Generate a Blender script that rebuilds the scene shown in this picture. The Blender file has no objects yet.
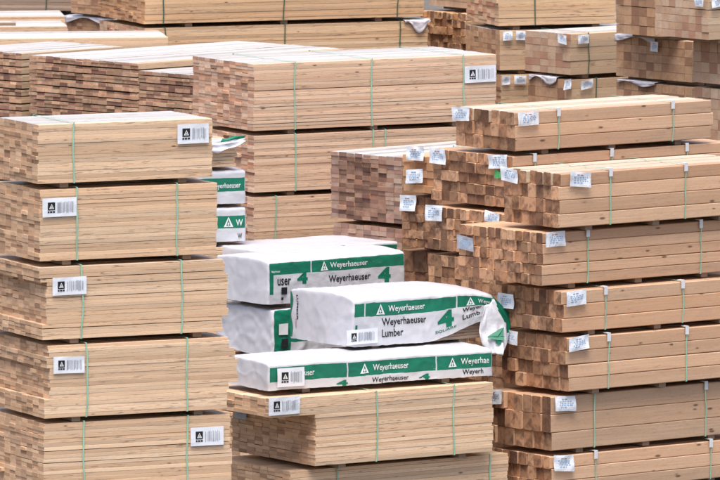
import bpy, bmesh, math, random
from mathutils import Vector, Matrix, noise
S = bpy.context.scene
COL = S.collection
R = random.Random(11)

# ------------------------------------------------------------------ camera
HC, FPX = 10.6, 8000.0
PITCH = math.atan(780.0 / FPX)
cam = bpy.data.cameras.new('camera'); camo = bpy.data.objects.new('camera', cam); COL.objects.link(camo)
cam.sensor_width = 36.0; cam.lens = 36.0 * FPX / 720.0; cam.clip_start = 1.0; cam.clip_end = 9000
camo.location = (0, 0, HC); camo.rotation_euler = (math.pi / 2 - PITCH, 0, 0)
S.camera = camo
cam.dof.use_dof = True; cam.dof.focus_distance = 81.5; cam.dof.aperture_fstop = 9.0
cp, sp = math.cos(PITCH), math.sin(PITCH)

def at(px, py, D):
    """world point seen at photo position px,py that stands D metres down the yard"""
    a, b = (px - 360) / FPX, (240 - py) / FPX
    dy = cp + b * sp; dz = -sp + b * cp
    t = D / dy
    return Vector((a * t, D, HC + dz * t))

def zat(py, D): return at(360, py, D).z

# ------------------------------------------------------------------ materials
def new_mat(name):
    m = bpy.data.materials.new(name); m.use_nodes = True
    nt = m.node_tree; nt.nodes.clear()
    out = nt.nodes.new('ShaderNodeOutputMaterial'); b = nt.nodes.new('ShaderNodeBsdfPrincipled')
    nt.links.new(b.outputs[0], out.inputs[0])
    return m, nt, b

class G:
    """tiny node helper"""
    def __init__(s, nt): s.nt = nt
    def n(s, t, **kw):
        nd = s.nt.nodes.new('ShaderNode' + t)
        for k, v in kw.items(): setattr(nd, k, v)
        return nd
    def put(s, sock, v):
        if hasattr(v, 'is_output'): s.nt.links.new(v, sock)
        else: sock.default_value = v
    def math(s, op, a, b=0.0, c=None):
        nd = s.n('Math', operation=op); s.put(nd.inputs[0], a); s.put(nd.inputs[1], b)
        if c is not None: s.put(nd.inputs[2], c)
        return nd.outputs[0]
    def mix(s, f, a, b, mode='MIX'):
        nd = s.n('Mix', data_type='RGBA', blend_type=mode)
        s.put(nd.inputs[0], f)
        s.put(nd.inputs[6], a if hasattr(a, 'is_output') else (*a, 1)); s.put(nd.inputs[7], b if hasattr(b, 'is_output') else (*b, 1))
        return nd.outputs[2]
    def noise(s, vec, scale, detail=3, rough=.55):
        nd = s.n('TexNoise'); nd.inputs['Scale'].default_value = scale; nd.inputs['Detail'].default_value = detail
        nd.inputs['Roughness'].default_value = rough
        if vec is not None: s.nt.links.new(vec, nd.inputs['Vector'])
        return nd.outputs[0]
    def ramp(s, v, lo, hi):
        nd = s.n('MapRange'); s.put(nd.inputs[0], v); nd.inputs[1].default_value = lo; nd.inputs[2].default_value = hi
        return nd.outputs[0]
    def scale(s, vec, sc):
        nd = s.n('Mapping'); s.nt.links.new(vec, nd.inputs[0]); nd.inputs['Scale'].default_value = sc
        return nd.outputs[0]
    def uv(s): return s.n('TexCoord').outputs['UV']
    def obj(s): return s.n('TexCoord').outputs['Object']
    def tone(s):
        a = s.n('Attribute'); a.attribute_name = 'tone'
        sep = s.n('SeparateColor'); s.nt.links.new(a.outputs['Color'], sep.inputs[0])
        return sep.outputs[0], sep.outputs[1], sep.outputs[2]

def side_wood(name, pale, deep, grey=(.30, .26, .23), knot=.5, greyness=.25, dashes=.7):
    m, nt, b = new_mat(name); g = G(nt); uv = g.uv(); r, gg, bb = g.tone()
    c = g.mix(r, pale, deep)
    # long grain streaks
    gr = g.noise(g.scale(uv, (1.3, 55, 1)), 1.0, 4, .6)
    c = g.mix(g.math('MULTIPLY', g.ramp(gr, .38, .72), .42), c, tuple(x * .62 for x in deep))
    gr2 = g.noise(g.scale(uv, (.5, 14, 1)), 1.0, 3, .6)
    c = g.mix(g.math('MULTIPLY', g.ramp(gr2, .42, .70), .45), c, tuple(x * .86 for x in deep))
    # short dark dashes: checks, wane and pitch along the grain
    d1 = g.noise(g.scale(uv, (7, 95, 1)), 1.0, 2, .5); d2 = g.noise(g.scale(uv, (1.1, 9, 1)), 1.0, 2, .5)
    dash = g.math('MULTIPLY', g.ramp(d1, .57, .64), g.ramp(d2, .48, .58))
    c = g.mix(g.math('MULTIPLY', dash, dashes), c, (.17, .09, .055))
    # weather stains
    st = g.noise(g.scale(g.obj(), (1.4, 1.4, 5)), 1.0, 5, .65)
    c = g.mix(g.math('MULTIPLY', g.ramp(st, .55, .75), greyness), c, grey)
    # knots: a dark core in a soft ring, only in some cells
    v = g.n('TexVoronoi'); v.inputs['Scale'].default_value = 1.0; v.inputs['Randomness'].default_value = 1
    nt.links.new(g.scale(uv, (5.2, 15, 1)), v.inputs['Vector'])
    sc = g.n('SeparateColor'); nt.links.new(v.outputs['Color'], sc.inputs[0])
    size = g.math('MULTIPLY', g.math('MAXIMUM', g.math('SUBTRACT', sc.outputs[0], 1 - knot), 0.0), .44)
    k = g.math('SUBTRACT', size, v.outputs['Distance'])
    core = g.ramp(k, 0.0, .05); halo = g.ramp(k, -.10, .03)
    c = g.mix(g.math('MULTIPLY', halo, .45), c, (.30, .17, .09))
    c = g.mix(g.math('MULTIPLY', core, .8), c, (.10, .055, .035))
    # fine saw and dirt speckle
    spk = g.noise(g.scale(uv, (22, 130, 1)), 1.0, 3, .7)
    c = g.mix(g.math('MULTIPLY', g.ramp(spk, .50, .72), .38), c, tuple(x * .55 for x in deep))
    # board to board brightness
    br = g.math('ADD', g.math('MULTIPLY', gg, .34), .81)
    mul = g.n('Vector' + 'Math', operation='SCALE'); nt.links.new(c, mul.inputs[0]); nt.links.new(br, mul.inputs['Scale'])
    nt.links.new(mul.outputs[0], b.inputs['Base Color'])
    b.inputs['Roughness'].default_value = .5; b.inputs['Specular IOR Level'].default_value = .5
    bp = g.n('Bump'); bp.inputs['Strength'].default_value = .25; bp.inputs['Distance'].default_value = .003
    nt.links.new(gr, bp.inputs['Height']); nt.links.new(bp.outputs[0], b.inputs['Normal'])
    return m

def end_wood(name, a, bcol, dark, stain=.45, ringamt=.3, vary=.40):
    m, nt, b = new_mat(name); g = G(nt); uv = g.uv(); r, gg, bb = g.tone()
    c = g.mix(r, a, bcol)
    # a share of the boards is much darker or paler than the rest
    c = g.mix(g.math('MULTIPLY', g.ramp(bb, .62, .92), .75), c, dark)
    w = g.n('TexWave', wave_type='RINGS', rings_direction='Z'); w.inputs['Scale'].default_value = 22; w.inputs['Distortion'].default_value = 2.5
    w.inputs['Detail'].default_value = 2; w.inputs['Detail Scale'].default_value = 1.0
    nt.links.new(uv, w.inputs['Vector'])
    c = g.mix(g.math('MULTIPLY', w.outputs['Fac'], ringamt), c, tuple(x * .55 for x in bcol))
    sp_ = g.noise(g.scale(uv, (30, 30, 1)), 1.0, 4, .7)
    c = g.mix(g.math('MULTIPLY', g.ramp(sp_, .5, .75), .35), c, dark)
    st = g.noise(g.obj(), 3.6, 5, .7)
    c = g.mix(g.math('MULTIPLY', g.ramp(st, .50, .72), stain), c, tuple(x * .5 for x in dark))
    br = g.math('ADD', g.math('MULTIPLY', gg, vary), 1.0 - vary * .5)
    # saw-darkened blotch inside single boards, coming in from one edge
    bl = g.noise(g.scale(uv, (9, 9, 1)), 1.0, 3, .6); c = g.mix(g.math('MULTIPLY', g.ramp(bl, .48, .66), stain), c, dark)
    mul = g.n('Vector' + 'Math', operation='SCALE'); nt.links.new(c, mul.inputs[0]); nt.links.new(br, mul.inputs['Scale'])
    nt.links.new(mul.outputs[0], b.inputs['Base Color'])
    b.inputs['Roughness'].default_value = .9; b.inputs['Specular IOR Level'].default_value = .15
    bp = g.n('Bump'); bp.inputs['Strength'].default_value = .4; bp.inputs['Distance'].default_value = .004
    nt.links.new(sp_, bp.inputs['Height']); nt.links.new(bp.outputs[0], b.inputs['Normal'])
    return m

def plain(name, col, rough=.6, var=.12, sc=9.0, bump=0.0, spec=.3, bsc=None):
    m, nt, b = new_mat(name); g = G(nt)
    n = g.noise(g.obj(), sc, 4, .6)
    c = g.mix(g.math('MULTIPLY', g.ramp(n, .35, .7), 1.0), col, tuple(x * (1 - var) for x in col))
    nt.links.new(c, b.inputs['Base Color']); b.inputs['Roughness'].default_value = rough; b.inputs['Specular IOR Level'].default_value = spec
    if bump:
        n2 = g.noise(g.obj(), bsc or sc * 2, 5, .6)
        if name.startswith('wrap'):
            rid = g.n('TexNoise'); rid.noise_type = 'RIDGED_MULTIFRACTAL'; rid.inputs['Scale'].default_value = 3.4; rid.inputs['Detail'].default_value = 4; rid.inputs['Distortion'].default_value = .8
            nt.links.new(g.scale(g.obj(), (1.0, 1.0, 1.6)), rid.inputs['Vector'])
            n2 = g.math('ADD', g.math('MULTIPLY', n2, .5), g.math('MULTIPLY', rid.outputs[0], .40))
        bp = g.n('Bump'); bp.inputs['Strength'].default_value = bump; bp.inputs['Distance'].default_value = .01
        nt.links.new(n2, bp.inputs['Height']); nt.links.new(bp.outputs[0], b.inputs['Normal'])
    return m

STYLES = {
 'stud':   (side_wood('stud_side', (.77, .575, .395), (.71, .47, .29), knot=.36, greyness=.15),
            end_wood('stud_end', (.74, .51, .335), (.60, .37, .22), (.34, .20, .13), .25, .3, .34)),
 'mid':    (side_wood('mid_side', (.78, .57, .40), (.72, .465, .30), knot=.40, greyness=.15),
            end_wood('mid_end', (.80, .60, .45), (.66, .36, .22), (.36, .16, .11), .25, .2, .4)),
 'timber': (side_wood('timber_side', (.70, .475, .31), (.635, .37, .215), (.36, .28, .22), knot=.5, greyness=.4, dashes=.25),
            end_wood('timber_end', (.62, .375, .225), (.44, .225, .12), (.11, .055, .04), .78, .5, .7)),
 'pink':   (side_wood('pink_side', (.68, .52, .36), (.60, .41, .26), knot=.3, greyness=.2),
            end_wood('pink_end', (.60, .40, .26), (.46, .26, .16), (.20, .09, .08), .5, .3, .7)),
 'grey':   (side_wood('grey_side', (0.535, 0.380, 0.251), (0.492, 0.276, 0.154), knot=.3, greyness=.4),
            end_wood('grey_end', (0.503, 0.371, 0.279), (0.385, 0.216, 0.158), (0.203, 0.113, 0.102), .35)),
 'far':    (side_wood('far_side', (0.706, 0.506, 0.319), (0.642, 0.396, 0.216), knot=.35, greyness=.25),
            end_wood('far_end', (0.642, 0.402, 0.233), (0.567, 0.299, 0.149), (0.321, 0.134, 0.074), .3)),
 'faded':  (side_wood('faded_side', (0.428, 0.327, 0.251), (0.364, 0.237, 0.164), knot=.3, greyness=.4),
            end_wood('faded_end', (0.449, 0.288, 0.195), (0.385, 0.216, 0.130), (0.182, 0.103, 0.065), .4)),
 'beige':  (side_wood('beige_side', (0.728, 0.538, 0.352), (0.663, 0.425, 0.240), knot=.35, greyness=.2),
            end_wood('beige_end', (0.706, 0.515, 0.344), (0.642, 0.412, 0.260), (0.449, 0.165, 0.112), .2, .2)),
 'flush': (side_wood('flush_side', (.64, .48, .32), (.58, .38, .23), knot=.35, greyness=.3),
            end_wood('flush_end', (.54, .35, .22), (.50, .29, .165), (.22, .11, .07), .35, .2, .16)),
 'flushpale': (side_wood('flushpale_side', (.66, .51, .355), (.61, .42, .27), knot=.35, greyness=.2),
            end_wood('flushpale_end', (.60, .45, .325), (.56, .37, .24), (.36, .17, .11), .3, .2, .14)),
 'knotty': (side_wood('knotty_side', (0.642, 0.444, 0.270), (0.589, 0.336, 0.172), knot=.4),
            end_wood('knotty_end', (0.621, 0.381, 0.214), (0.535, 0.268, 0.121), (0.096, 0.041, 0.037), .9, .3)),
}
M_toplit = side_wood('painted_skylit_boards', (.66, .64, .625), (.55, .50, .455), (.44, .41, .39), knot=.25, greyness=.7)  # near-white copy of the wood: overexposed sky light on the tops, painted in
M_toplit_timber = side_wood('painted_skylit_timbers', (.74, .63, .48), (.62, .49, .35), (.40, .34, .30), knot=.3, greyness=.6, dashes=.3)  # cream copy for timber tops, sky brightness painted into the colour
M_core = end_wood('core_end', (.34, .215, .15), (.25, .135, .095), (.12, .06, .05), .4, .2, .7)
M_strap = plain('strap_green', (.30, .60, .45), .4, .25, 6)
M_strapd = plain('strap_dark', (.055, .13, .09), .45, .2, 6)
M_clip = plain('guard_white', (.72, .75, .78), .5, .15, 12)
M_tag = plain('tag_white', (.76, .79, .84), .55, .06, 7, bump=.15, bsc=14)
M_tagp = plain('tag_paper', (.76, .80, .85), .7, .12, 9, bump=.6, bsc=20)
M_tagg = plain('tag_grey', (.40, .42, .47), .7, .2, 9, bump=.6, bsc=20)
M_ink = plain('ink_black', (.018, .018, .022), .6, .2, 20)
M_inkg = plain('ink_grey', (.30, .33, .38), .6, .2, 20)
M_inkb = plain('ink_blue', (.28, .42, .62), .6, .2, 20)
M_inkr = plain('ink_red', (.55, .25, .25), .6, .2, 20)
M_green = plain('print_green', (.006, .185, .105), .45, .18, 5)
M_white = plain('print_white', (.80, .82, .82), .5, .05, 5)
M_plastic = plain('plastic_sheet', (.62, .60, .64), .35, .15, 6, bump=.8, bsc=14, spec=.5)
M_wrapend = plain('wrap_plain', (.59, .585, .625), .36, .14, 3, bump=.6, bsc=7)
M_runner = side_wood('runner_wood', (.34, .25, .18), (.26, .18, .12))
M_torn = plain('wrap_torn', (.74, .75, .80), .5, .25, 10, bump=1.0, bsc=20)

def wrap_mat(name, v0, v1, divs, L, greens=()):
    """white printed wrap: green band between heights v0..v1 (metres down from the top edge), thin white dividers, green blocks"""
    m, nt, b = new_mat(name); g = G(nt); uv = g.uv()
    sx = g.n('SeparateXYZ'); nt.links.new(uv, sx.inputs[0]); u, v = sx.outputs[0], sx.outputs[1]
    dirt = g.noise(g.obj(), 3.0, 5, .6)
    white = g.mix(g.math('MULTIPLY', g.ramp(dirt, .5, .8), .5), (.61, .62, .65), (.44, .45, .48))
    gn = g.mix(g.ramp(g.noise(g.obj(), 7, 4, .6), .3, .75), (.006, .20, .115), (.012, .145, .09))
    def box(u0, u1, w0, w1, soft=None):
        a = g.math('MULTIPLY', g.math('GREATER_THAN', u, u0), g.math('LESS_THAN', u, u1))
        c = g.math('MULTIPLY', g.math('GREATER_THAN', v, w0), g.math('LESS_THAN', v, w1))
        return g.math('MULTIPLY', a, c)
    f = box(.018, L - .012, v0, v1)
    for d in divs:
        f = g.math('MULTIPLY', f, g.math('SUBTRACT', 1.0, box(d - .008, d + .008, 0, 9)))
    for q in greens: f = g.math('MAXIMUM', f, box(*q))
    # scuffs through the print
    sc = g.ramp(g.noise(g.scale(g.obj(), (6, 6, 14)), 2.0, 6, .75), .66, .74)
    f = g.math('MULTIPLY', f, g.math('SUBTRACT', 1.0, g.math('MULTIPLY', sc, .6)))
    nt.links.new(g.mix(f, white, gn), b.inputs['Base Color'])
    b.inputs['Roughness'].default_value = .36; b.inputs['Specular IOR Level'].default_value = .5
    n2 = g.noise(g.scale(g.obj(), (5, 5, 8)), 1.0, 6, .62)
    rid = g.n('TexNoise'); rid.noise_type = 'RIDGED_MULTIFRACTAL'; rid.inputs['Scale'].default_value = 3.4; rid.inputs['Detail'].default_value = 4; rid.inputs['Distortion'].default_value = .8
    nt.links.new(g.scale(g.obj(), (1.0, 1.0, 1.6)), rid.inputs['Vector'])
    n2 = g.math('ADD', g.math('MULTIPLY', n2, .5), g.math('MULTIPLY', rid.outputs[0], .40))
    bp = g.n('Bump'); bp.inputs['Strength'].default_value = .8; bp.inputs['Distance'].default_value = .018
    nt.links.new(n2, bp.inputs['Height']); nt.links.new(bp.outputs[0], b.inputs['Normal'])
    return m

# ------------------------------------------------------------------ mesh helpers
def link_mesh(name, verts, faces, mats, parent, mi=None, uvs=None, tones=None, smooth=False):
    me = bpy.data.meshes.new(name); me.from_pydata(verts, [], faces)
    for m in (mats if isinstance(mats, (list, tuple)) else [mats]): me.materials.append(m)
    if mi: me.polygons.foreach_set('material_index', mi)
    if uvs:
        ul = me.uv_layers.new(name='UVMap'); flat = []
        for f in uvs:
            for c in f: flat += [c[0], c[1]]
        ul.data.foreach_set('uv', flat)
    if tones:
        at_ = me.attributes.new('tone', 'FLOAT_COLOR', 'FACE'); flat = []
        for t in tones: flat += [t[0], t[1], t[2], 1.0]
        at_.data.foreach_set('color', flat)
    if smooth: me.polygons.foreach_set('use_smooth', [True] * len(me.polygons))
    me.update()
    o = bpy.data.objects.new(name, me); COL.objects.link(o)
    if parent is not None: o.parent = parent
    return o

class Boards:
    def __init__(s): s.v = []; s.f = []; s.mi = []; s.uv = []; s.t = []
    def board(s, x0, x1, y0, y1, z0, z1, ch, rnd, segs=1, bow=0.0, side=0, end=1):
        ring = [(y0 + ch, z0), (y1 - ch, z0), (y1, z0 + ch), (y1, z1 - ch), (y1 - ch, z1), (y0 + ch, z1), (y0, z1 - ch), (y0, z0 + ch)]
        per = [0]
        for i in range(8):
            a, b = ring[i], ring[(i + 1) % 8]; per.append(per[-1] + math.hypot(a[0] - b[0], a[1] - b[1]))
        base = len(s.v); ou, ov = rnd.uniform(0, 400), rnd.uniform(0, 400); t = (rnd.random(), rnd.random(), rnd.random())
        for k in range(segs + 1):
            x = x0 + (x1 - x0) * k / segs
            dy = rnd.uniform(-bow, bow) if segs > 1 else 0; dz = rnd.uniform(-bow, bow) * .6 if segs > 1 else 0
            for (y, z) in ring: s.v.append((x, y + dy, z + dz))
        for k in range(segs):
            xa = (x1 - x0) * k / segs; xb = (x1 - x0) * (k + 1) / segs
            for i in range(8):
                j = (i + 1) % 8; a = base + k * 8
                s.f.append((a + i, a + 8 + i, a + 8 + j, a + j)); s.mi.append(side)
                s.uv.append([(ou + xa, ov + per[i]), (ou + xb, ov + per[i]), (ou + xb, ov + per[i + 1]), (ou + xa, ov + per[i + 1])]); s.t.append(t)
        # pith somewhere around the board so the growth rings curve differently on each
        cy, cz = rnd.uniform(-.12, .12), rnd.uniform(-.12, .12)
        for k, order in ((0, range(8)), (segs, reversed(range(8)))):
            idx = list(order); s.f.append(tuple(base + k * 8 + i for i in idx)); s.mi.append(end)
            s.uv.append([(ring[i][0] - (y0 + y1) / 2 + cy, ring[i][1] - (z0 + z1) / 2 + cz) for i in idx]); s.t.append(t)

def box_mesh(name, x0, x1, y0, y1, z0, z1, mat, parent, tone=None):
    v = [(x, y, z) for x in (x0, x1) for y in (y0, y1) for z in (z0, z1)]
    f = [(0, 1, 3, 2), (4, 6, 7, 5), (0, 4, 5, 1), (2, 3, 7, 6), (0, 2, 6, 4), (1, 5, 7, 3)]
    return link_mesh(name, v, f, mat, parent)

def text_geo(body, width=None, height=None, bold=0.0):
    """letters as flat triangles (x right, y up), lower-left at 0,0"""
    cu = bpy.data.curves.new('txt', 'FONT'); cu.body = body; cu.size = 1; cu.offset = bold; cu.resolution_u = 2
    ob = bpy.data.objects.new('txt', cu); COL.objects.link(ob)
    dg = bpy.context.evaluated_depsgraph_get(); dg.update()
    me = ob.evaluated_get(dg).to_mesh()
    vs = [v.co.copy() for v in me.vertices]; fs = [tuple(p.vertices) for p in me.polygons]
    ob.evaluated_get(dg).to_mesh_clear(); bpy.data.objects.remove(ob); bpy.data.curves.remove(cu)
    x0, x1 = min(v.x for v in vs), max(v.x for v in vs); y0, y1 = min(v.y for v in vs), max(v.y for v in vs)
    sy = (height / (y1 - y0)) if height else 1; sx = (width / (x1 - x0)) if width else sy
    return [((v.x - x0) * sx, (v.y - y0) * sy) for v in vs], fs

def tree_mark(s):
    """triangle emblem with a tree cut out of it, as white strokes: returns (verts2d, faces)"""
    v = []; f = []
    def poly(pts): b = len(v); v.extend(pts); f.append(tuple(range(b, b + len(pts))))
    # outer triangle as three bars
    A, B, C = (0, 0), (1, 0), (.5, 1)
    w = .19
    poly([(0, 0), (w * 1.25, 0), (.5, .80), (.5, 1)]); poly([(1 - w * 1.25, 0), (1, 0), (.5, 1), (.5, .80)])
    poly([(w * 1.25, 0), (.42, 0), (.42, .12), (w * 1.25 + .06, .12)]); poly([(.58, 0), (1 - w * 1.25, 0), (1 - w * 1.25 - .06, .12), (.58, .12)])
    poly([(.455, .0), (.545, .0), (.545, .34), (.455, .34)]); poly([(.37, .26), (.63, .26), (.5, .50)])
    return [(a * s, b * s) for a, b in v], f

# ------------------------------------------------------------------ bundles
def root_of(name, corner, L, W, th, label, cat, group=None):
    o = bpy.data.objects.new(name, None); COL.objects.link(o); o.empty_display_size = .3
    c, s = math.cos(th), math.sin(th)
    o.location = (corner.x + c * L / 2 - s * W / 2, corner.y + s * L / 2 + c * W / 2, corner.z)
    o.rotation_euler = (0, 0, th); o['label'] = label; o['category'] = cat
    if group: o['group'] = group
    return o

def lat(px, corner, th, py=None):
    """distance along the long face (from the near corner) at which photo column px lies"""
    dist = math.hypot(corner.y, HC - corner.z); k = (px - 360) / FPX * (corner.y * cp + (HC - corner.z) * sp) / corner.y
    return (k * corner.y - corner.x) / (math.cos(th) - k * math.sin(th))
def latw(px, corner, th):
    k = (px - 360) / FPX * (corner.y * cp + (HC - corner.z) * sp) / corner.y
    return (corner.x - k * corner.y) / (math.sin(th) + k * math.cos(th))

def strap(o, x, L, W, h, z0, mat=M_strap, w=.013, rnd=R, front_dx=0.0):
    """flat band round the bundle; outline stays just outside the boards"""
    e = .010; n = 6
    path = [(-e, z0 - .004, 0)]
    for i in range(1, n): path.append((-e - rnd.uniform(0, .004), z0 + (h - z0) * i / n, rnd.uniform(-.006, .006) + front_dx * math.sin(math.pi * i / n)))
    path += [(-e, h + e, 0), (W * .5, h + e, rnd.uniform(-.02, .02)), (W + e, h + e, 0), (W + e, z0 - .004, 0)]
    v = []; f = []; t = .002; m = len(path)
    cyy, czz = W / 2, (h + z0) / 2
    for (y, z, dx) in path:
        iy = y + t * (1 if y < cyy else -1); iz = z + (t if z < czz else -t) * (1 if (z < z0 or z > h) else 0)
        for (yy, zz) in ((y, z), (iy, iz)):
            for s in (-1, 1): v.append((x + dx + s * w / 2 - L / 2, yy - W / 2, zz))
    for i in range(m):
        a = i * 4; b = ((i + 1) % m) * 4
        f += [(a, b, b + 1, a + 1), (a + 2, a + 3, b + 3, b + 2), (a, a + 2, b + 2, b), (a + 1, b + 1, b + 3, a + 3)]
    return link_mesh('strap', v, f, mat, o)

def face_pt(face, u, v, off, L, W, h):
    """u along face, v up from the base; off = distance proud of the face. local bundle coordinates"""
    if face == 'long': return (u - L / 2, -W / 2 - off, v)
    return (-L / 2 - off, W / 2 - u, v)      # end face: u runs from the far edge towards the near corner

def sheet(name, face, u0, u1, v0, v1, off, L, W, h, mat, parent, amp=.0, nu=6, nv=5, rnd=R, skew=0.0, thick=.0015):
    ph = rnd.uniform(0, 99)
    def P(a, b, o2):
        u = u0 + (u1 - u0) * a; v = v0 + (v1 - v0) * b + skew * (a - .5)
        d = amp * (noise.noise(Vector((u * 9 + ph, v * 9, ph))) + .8)
        return face_pt(face, u, v, off + d + o2, L, W, h)
    v = []; f = []
    for k in (0, 1):
        for j in range(nv + 1):
            for i in range(nu + 1): v.append(P(i / nu, j / nv, (0 if k else -thick)))
    n1 = (nu + 1) * (nv + 1); idx = lambda i, j, k: k * n1 + j * (nu + 1) + i
    for j in range(nv):
        for i in range(nu):
            f.append((idx(i, j, 1), idx(i + 1, j, 1), idx(i + 1, j + 1, 1), idx(i, j + 1, 1)))
            f.append((idx(i, j, 0), idx(i, j + 1, 0), idx(i + 1, j + 1, 0), idx(i + 1, j, 0)))
    for i in range(nu):
        f.append((idx(i, 0, 0), idx(i + 1, 0, 0), idx(i + 1, 0, 1), idx(i, 0, 1))); f.append((idx(i, nv, 1), idx(i + 1, nv, 1), idx(i + 1, nv, 0), idx(i, nv, 0)))
    for j in range(nv):
        f.append((idx(0, j, 1), idx(0, j + 1, 1), idx(0, j + 1, 0), idx(0, j, 0))); f.append((idx(nu, j, 0), idx(nu, j + 1, 0), idx(nu, j + 1, 1), idx(nu, j, 1)))
    o = link_mesh(name, v, f, mat, parent)
    return o, (lambda a, b: P(a, b, .0028))

def flat_on(name, geo, P, mat, parent, a0, b0, sa=1.0, sb=1.0):
    vs, fs = geo
    return link_mesh(name, [P(a0 + x * sa, b0 + y * sb) for x, y in vs], fs, mat, parent)

def rects(lst):
    v = []; f = []
    for (a, b, c, d) in lst: k = len(v); v += [(a, b), (c, b), (c, d), (a, d)]; f.append((k, k + 1, k + 2, k + 3))
    return v, f

def barcode_tag(o, face, u0, u1, v0, v1, L, W, h, rnd=R, off=.014):
    t, P = sheet('label_tag', face, u0, u1, v0, v1, off, L, W, h, M_tag, o, amp=.006, rnd=rnd, skew=rnd.uniform(-.008, .008))
    w, hh = (u1 - u0), (v1 - v0); k = hh / w
    flat_on('emblem', rects([(.15, .36, .15 + .42 * k, .78)]), P, M_ink, t, 0, 0)
    tv, tf = tree_mark(1.0)
    P2 = lambda a, b: tuple(Vector(P(a, b)) + (Vector((0, -.0045, 0)) if face == 'long' else Vector((-.0045, 0, 0))))
    flat_on('emblem_mark', (tv, tf), P2, M_white, t, .15 + .07 * k, .43, .28 * k, .28)
    flat_on('lettering', rects([(.15, .22, .15 + .10 * k, .31), (.15 + .13 * k, .22, .15 + .26 * k, .31), (.15 + .29 * k, .22, .15 + .42 * k, .31)]), P, M_ink, t, 0, 0)
    bars = []; x = .18 + .50 * k
    while x < .90:
        ww = rnd.choice((.006, .010, .016)); lo = .20 + rnd.choice((0, 0, .06)); bars.append((x, lo, x + ww, .80 - rnd.choice((0, .05)))); x += ww + rnd.choice((.008, .014, .03))
    flat_on('barcode', rects(bars), P, M_inkg, t, 0, 0)
    return t

def paper_tag(o, face, u0, u1, v0, v1, L, W, h, rnd=R, mat=None, off=.016):
    t, P = sheet('paper_tag', face, u0, u1, v0, v1, off, L, W, h, mat or M_tagp, o, amp=.02, nu=7, nv=7, rnd=rnd, skew=rnd.uniform(-.03, .03))
    ln = []
    for b in (.62, .50, .38, .24):
        a = .18 + rnd.uniform(0, .1)
        while a < .82:
            ww = rnd.uniform(.04, .14); ln.append((a, b, min(a + ww, .86), b + .06)); a += ww + .04
    flat_on('lettering', rects(ln[:-2]), P, M_inkb, t, 0, 0)
    flat_on('heading', rects([(.34, .76, .45, .83), (.48, .76, .62, .83)]), P, M_inkr if rnd.random() < .5 else M_inkg, t, 0, 0)
    return t

def guard(o, x, L, W, h, rnd=R):
    """white plastic corner protector where a strap turns over the top edge"""
    w, d, t = .044, .074, .006; e = .014
    p = [(-e, h - d), (-e, h + e), (.06, h + e), (.06, h + e + .0), (.06, h + e - t), (-e + t, h + e - t), (-e + t, h - d)]
    p = [(-e, h - d), (-e, h + e), (.06, h + e), (.06, h + e - t), (-e + t, h + e - t), (-e + t, h - d)]
    v = [(x + s * w / 2 - L / 2, y - W / 2 - .004, z + .004) for s in (-1, 1) for y, z in p]; n = len(p)
    f = [tuple(range(n)), tuple(reversed(range(n, 2 * n)))] + [(i, (i + 1) % n + 0, (i + 1) % n + n, i + n) for i in range(n)]
    f = [tuple(reversed(q)) if k > 1 else q for k, q in enumerate(f)]
    return link_mesh('corner_guard', v, f, M_clip, o)

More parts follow.
